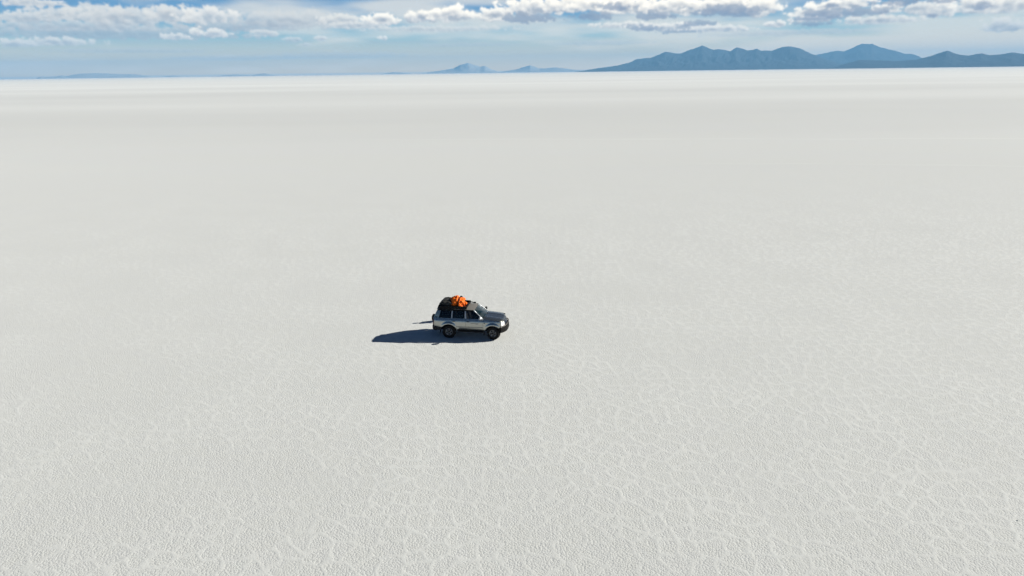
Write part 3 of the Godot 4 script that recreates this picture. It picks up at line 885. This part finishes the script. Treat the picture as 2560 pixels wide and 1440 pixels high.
# ------------------------------------------------------------------ luggage
func make_luggage() -> void:
	var turn := -deg_to_rad(8.56)
	var orange := mat("orange_cloth", Color(0.76, 0.138, 0.008), 0.6)
	orange.metallic_specular = 0.3
	var n := noise(FastNoiseLite.TYPE_SIMPLEX_SMOOTH, 1.15, 91, 3)
	n.fractal_type = FastNoiseLite.FRACTAL_RIDGED
	var n2 := noise(FastNoiseLite.TYPE_SIMPLEX_SMOOTH, 3.0, 92, 3)
	n2.fractal_type = FastNoiseLite.FRACTAL_RIDGED
	var lump := func(d: Vector3) -> float:
		# creases that run up the bundle, and a strap groove that leaves two bulges
		var q := Vector3(d.x, d.y * 0.55, d.z)
		var groove := exp(-pow((d.x - 0.14 - 0.10 * d.y) / 0.10, 2.0))
		return 1.0 - 0.30 * maxf(0.0, n.get_noise_3dv(q * 0.85)) - 0.07 * maxf(0.0, n2.get_noise_3dv(q)) - 0.17 * groove
	var bag := base("orange_bundle", car_point(Vector3(-1.0, 1.945, 0.0)), turn)
	tag(bag, "big crumpled orange tarpaulin bundle strapped on the front of the roof rack", "luggage bundle")
	var st := new_st()
	blob(st, Vector3(0, 0.10, 0), Vector3(1.26, 1.10, 1.12), 2.0, 120, 72, Basis(), lump)
	build(st, "tarpaulin", orange, bag)
	st = new_st()
	var strap := []
	for k in 33:
		var a := TAU * k / 32.0
		var d := Vector3(0.0, cos(a), sin(a))
		var kk := pow(pow(absf(d.y), 2.0) + pow(absf(d.z), 2.0), -1.0 / 2.0)
		strap.append(Vector3(0.10 + 0.06 * d.y, 0.10 + 0.54 * 0.83 * d.y * kk, 0.58 * 0.83 * d.z * kk))
	tube(st, strap, 0.026, 6)
	build(st, "strap", M.trim, bag)

	var cloth := mat("black_cloth", Color(0.014, 0.0145, 0.012), 0.8)
	mat("olive_cloth", Color(0.045, 0.042, 0.022), 0.85)
	var bn := noise(FastNoiseLite.TYPE_SIMPLEX_SMOOTH, 1.6, 95, 3)
	var soft := func(d: Vector3) -> float: return 1.0 + 0.10 * bn.get_noise_3dv(d) + 0.04 * bn.get_noise_3dv(d * 3.0)
	for c in [["large black duffel bag on the rack just behind the orange bundle", Vector3(-1.62, 2.14, -0.02), Vector3(0.80, 0.36, 1.18), "black_cloth"], ["low black bag at the rear end of the roof rack", Vector3(-2.02, 2.06, 0.02), Vector3(0.22, 0.20, 1.12), "black_cloth"]]:
		var b := base("duffel_bag", car_point(c[1] - Vector3(0, c[2].y * 0.5, 0)), turn)
		tag(b, c[0], "bag", "dark bags on the roof rack")
		st = new_st()
		blob(st, Vector3(0, c[2].y * 0.5, 0), c[2], 4.6, 40, 24, Basis(), soft)
		build(st, "bag_body", M[c[3]], b)
		for z in [-0.28, 0.28]:
			st = new_st()
			var loop := []
			for k in 13:
				var a := PI * k / 12.0
				loop.append(Vector3(-cos(a) * c[2].x * 0.50, c[2].y * (0.5 + 0.53 * pow(sin(a), 0.6)), z))
			tube(st, loop, 0.018, 5)
			build(st, "carry_strap", M.olive_cloth, b)

# ------------------------------------------------------------------ a person: smooth union of tapered capsules, meshed as surface nets
func smin(a: float, b: float, k: float) -> float:
	var h := clampf(0.5 + 0.5 * (b - a) / k, 0.0, 1.0)
	return lerpf(b, a, h) - k * h * (1.0 - h)

func nets(st: SurfaceTool, bones: Array, cell: float, k: float) -> void:
	var lo := Vector3(1e9, 1e9, 1e9)
	var hi := -lo
	for b in bones:
		for e in [0, 1]:
			var r: float = b[2 + e] + cell * 2.0 + k * 0.4
			lo = lo.min(b[e] - Vector3.ONE * r)
			hi = hi.max(b[e] + Vector3.ONE * r)
	var n := Vector3i(((hi - lo) / cell).ceil()) + Vector3i.ONE
	var val := PackedFloat32Array()
	val.resize(n.x * n.y * n.z)
	val.fill(1.0)
	for b in bones:                                    # each bone touches only the grid round it
		var a: Vector3 = b[0]
		var d: Vector3 = b[1] - a
		var l2 := maxf(d.length_squared(), 1e-9)
		var m: float = maxf(b[2], b[3]) + cell * 2.0 + k
		var i0 := Vector3i(((a.min(b[1]) - Vector3.ONE * m - lo) / cell).floor()).clamp(Vector3i.ZERO, n - Vector3i.ONE)
		var i1 := Vector3i(((a.max(b[1]) + Vector3.ONE * m - lo) / cell).ceil()).clamp(Vector3i.ZERO, n - Vector3i.ONE)
		for z in range(i0.z, i1.z + 1):
			for y in range(i0.y, i1.y + 1):
				for x in range(i0.x, i1.x + 1):
					var p := lo + Vector3(x, y, z) * cell - a
					var t := clampf(p.dot(d) / l2, 0.0, 1.0)
					var s := (p - d * t).length() - lerpf(b[2], b[3], t)
					var i := (z * n.y + y) * n.x + x
					val[i] = smin(val[i], s, k)
	var vert := {}
	var step := [1, n.x, n.x * n.y]
	for z in n.z - 1:
		for y in n.y - 1:
			for x in n.x - 1:
				var i := (z * n.y + y) * n.x + x
				var mask := 0
				for c in 8:
					if val[i + (c & 1) + (c >> 1 & 1) * n.x + (c >> 2) * n.x * n.y] < 0.0: mask |= 1 << c
				if mask == 0 or mask == 255: continue
				var sum := Vector3.ZERO
				var cnt := 0
				for e in [[0, 1], [2, 3], [4, 5], [6, 7], [0, 2], [1, 3], [4, 6], [5, 7], [0, 4], [1, 5], [2, 6], [3, 7]]:
					if (mask >> e[0] & 1) == (mask >> e[1] & 1): continue
					var va := val[i + (e[0] & 1) + (e[0] >> 1 & 1) * n.x + (e[0] >> 2) * n.x * n.y]
					var vb := val[i + (e[1] & 1) + (e[1] >> 1 & 1) * n.x + (e[1] >> 2) * n.x * n.y]
					var t := va / (va - vb)
					sum += Vector3(e[0] & 1, e[0] >> 1 & 1, e[0] >> 2).lerp(Vector3(e[1] & 1, e[1] >> 1 & 1, e[1] >> 2), t)
					cnt += 1
				vert[i] = lo + (Vector3(x, y, z) + sum / cnt) * cell
	for i in vert:
		for ax in 3:
			var j: int = i + step[ax]
			if (val[i] < 0.0) == (val[j] < 0.0): continue
			var u: int = step[(ax + 1) % 3]
			var w: int = step[(ax + 2) % 3]
			if not (vert.has(i - u) and vert.has(i - w) and vert.has(i - u - w)): continue
			if val[i] < 0.0: quad(st, vert[i - u - w], vert[i - w], vert[i], vert[i - u])
			else: quad(st, vert[i - u - w], vert[i - u], vert[i], vert[i - w])

func make_person() -> void:
	mat("skin", Color(0.36, 0.20, 0.13), 0.6)
	mat("hair", Color(0.012, 0.010, 0.009), 0.7)
	mat("jacket", Color(0.03, 0.035, 0.05), 0.8)
	mat("trousers", Color(0.05, 0.045, 0.04), 0.85)
	mat("shoe", Color(0.03, 0.025, 0.02), 0.7)
	# stands facing the viewer (+z), both forearms held forward
	var hip := 0.90
	var ne := Vector3(0, 1.40, -0.02)
	var body := [[Vector3(0, 1.0, 0), Vector3(0, 1.26, -0.01), 0.125, 0.135], [Vector3(-0.07, hip, 0), Vector3(0.07, hip, 0), 0.11, 0.11], [Vector3(-0.13, 1.33, -0.02), Vector3(0.13, 1.33, -0.02), 0.075, 0.075], [ne - Vector3(0, 0.05, 0), ne + Vector3(0, 0.09, 0.02), 0.055, 0.05]]
	var coat := [[Vector3(0, 0.94, 0), Vector3(0, 1.26, -0.01), 0.155, 0.155], [Vector3(-0.08, 0.88, 0), Vector3(0.08, 0.88, 0), 0.125, 0.125], [Vector3(-0.14, 1.33, -0.02), Vector3(0.14, 1.33, -0.02), 0.088, 0.088], [ne - Vector3(0, 0.03, 0), ne + Vector3(0, 0.02, 0.0), 0.068, 0.064]]
	var legs := []
	var shoes := []
	for s in [-1.0, 1.0]:
		var el := Vector3(s * 0.26, 1.08, -0.03)
		var wr := Vector3(s * 0.14, 1.12, 0.22)
		body += [[Vector3(s * 0.18, 1.345, -0.02), el, 0.055, 0.045], [el, wr, 0.042, 0.028]]
		coat += [[Vector3(s * 0.185, 1.345, -0.02), el, 0.072, 0.058], [el, wr.lerp(el, 0.08), 0.056, 0.044]]
		var kn := Vector3(s * 0.105, 0.48, 0.02)
		var an := Vector3(s * 0.115, 0.08, -0.02)
		body += [[Vector3(s * 0.09, hip, 0), kn, 0.085, 0.055], [kn, an, 0.055, 0.038]]
		legs += [[Vector3(s * 0.09, hip - 0.02, 0), kn, 0.102, 0.072], [kn, an + Vector3(0, 0.03, 0), 0.070, 0.062]]
		shoes += [[an + Vector3(0, -0.03, 0), an + Vector3(s * 0.02, -0.035, 0.16), 0.05, 0.042]]
	legs += [[Vector3(-0.07, hip, 0), Vector3(0.07, hip, 0), 0.118, 0.118]]
	var who := base("person", Vector3(-3.46, 0, -46.48), deg_to_rad(62.0))
	tag(who, "dark-haired person standing behind the car, mostly hidden by the orange bundle", "person")
	var st := new_st()
	nets(st, body, 0.016, 0.04)
	# hands: palm, four fingers curled, thumb off the side
	for s in [-1.0, 1.0]:
		var w := Vector3(s * 0.14, 1.12, 0.22)
		var h := [[w, w + Vector3(-s * 0.02, 0.005, 0.07), 0.026, 0.030]]
		for k in 4:
			var root := w + Vector3(-s * 0.02, 0.028 - k * 0.019, 0.085)
			var len: float = [0.036, 0.041, 0.038, 0.030][k]
			var mid := root + Vector3(-s * 0.018, 0, len)
			h += [[root - Vector3(0, 0, 0.03), mid, 0.010, 0.009], [mid, mid + Vector3(-s * len * 0.85, 0, 0.006), 0.009, 0.008], [mid + Vector3(-s * len * 0.85, 0, 0.006), mid + Vector3(-s * len * 0.9, 0, -0.022), 0.008, 0.007]]
		h += [[w + Vector3(-s * 0.01, 0.02, 0.03), w + Vector3(-s * 0.03, 0.050, 0.06), 0.013, 0.011], [w + Vector3(-s * 0.03, 0.050, 0.06), w + Vector3(-s * 0.055, 0.052, 0.085), 0.010, 0.008]]
		nets(st, h, 0.005, 0.006)
	# head with brow, nose, lips, chin and ears
	var hd := Vector3(0, 1.565, 0.0)
	var head := [[hd + Vector3(0, 0.03, -0.015), hd + Vector3(0, 0.025, 0.015), 0.082, 0.076], [hd + Vector3(0, -0.045, 0.03), hd + Vector3(0, -0.062, 0.048), 0.052, 0.034], [hd + Vector3(0, -0.10, 0.0), hd + Vector3(0, -0.16, -0.01), 0.05, 0.05],
		[hd + Vector3(0, 0.012, 0.086), hd + Vector3(0, -0.022, 0.103), 0.008, 0.013], [hd + Vector3(-0.03, 0.022, 0.078), hd + Vector3(0.03, 0.022, 0.078), 0.012, 0.012], [hd + Vector3(-0.018, -0.052, 0.080), hd + Vector3(0.018, -0.052, 0.080), 0.008, 0.008]]
	for s in [-1.0, 1.0]: head += [[hd + Vector3(s * 0.080, 0.018, -0.01), hd + Vector3(s * 0.078, -0.022, -0.004), 0.014, 0.009]]
	nets(st, head, 0.006, 0.014)
	build(st, "body", M.skin, who)
	for s in [-1.0, 1.0]:
		st = new_st()
		blob(st, hd + Vector3(s * 0.031, 0.004, 0.079), Vector3(0.024, 0.012, 0.012), 2.0, 12, 8)
		build(st, "eye", M.trim, who)
	st = new_st()
	nets(st, [[hd + Vector3(0, 0.055, -0.025), hd + Vector3(0, 0.055, 0.015), 0.086, 0.072], [hd + Vector3(0, 0.0, -0.045), hd + Vector3(0, 0.03, -0.035), 0.066, 0.08]], 0.008, 0.02)
	build(st, "hair", M.hair, who)
	st = new_st(); nets(st, coat, 0.016, 0.04); build(st, "jacket", M.jacket, who)
	st = new_st(); nets(st, legs, 0.016, 0.03); build(st, "trousers", M.trousers, who)
	for sh in shoes:
		st = new_st(); nets(st, [sh], 0.010, 0.02); build(st, "shoe", M.shoe, who)

# ------------------------------------------------------------------ the scene
func _ready() -> void:
	var cam := Camera3D.new()
	cam.name = "camera"
	add_child(cam)
	cam.fov = 44.046
	cam.near = 0.3
	cam.far = 120000.0
	cam.position = Vector3(0, 16.3, 0)
	cam.rotation_degrees = Vector3(-16.8615, 0, -0.7385)
	cam.current = true

	var sky_mat := PanoramaSkyMaterial.new()
	sky_mat.panorama = make_sky()
	var sky := Sky.new()
	sky.sky_material = sky_mat
	var env := Environment.new()
	env.background_mode = Environment.BG_SKY
	env.sky = sky
	env.tonemap_mode = Environment.TONE_MAPPER_LINEAR
	env.tonemap_exposure = 1.85
	env.fog_enabled = true
	env.fog_density = 0.00004
	env.fog_light_color = Color(0.27, 0.615, 1.0).linear_to_srgb()
	env.sdfgi_enabled = true
	env.ssao_enabled = true
	env.ssil_enabled = true
	var we := WorldEnvironment.new()
	we.name = "world_environment"
	we.environment = env
	add_child(we)

	var sun := DirectionalLight3D.new()
	sun.name = "sun"
	sun.light_energy = 1.6
	sun.light_color = Color(1.0, 0.982, 0.945)
	sun.light_angular_distance = 0.5
	sun.shadow_enabled = true
	add_child(sun)
	var a := deg_to_rad(SUN_AZ)
	var e := deg_to_rad(SUN_EL)
	sun.look_at_from_position(Vector3(sin(a) * cos(e), sin(e), -cos(a) * cos(e)) * 100.0, Vector3.ZERO)

	make_ground()
	make_hills()
	make_track("salt_track", "long pale wheel track crossing the flat far behind the car", Vector3(-60, 0, -192), Vector3(330, 0, -141), 2.2, 1.12, 71)
	make_track("salt_track", "fainter shorter wheel track nearer the car on the right", Vector3(20, 0, -133), Vector3(200, 0, -102), 1.3, 1.09, 72)
	make_car()
	make_luggage()
	make_person()
	make_clods()
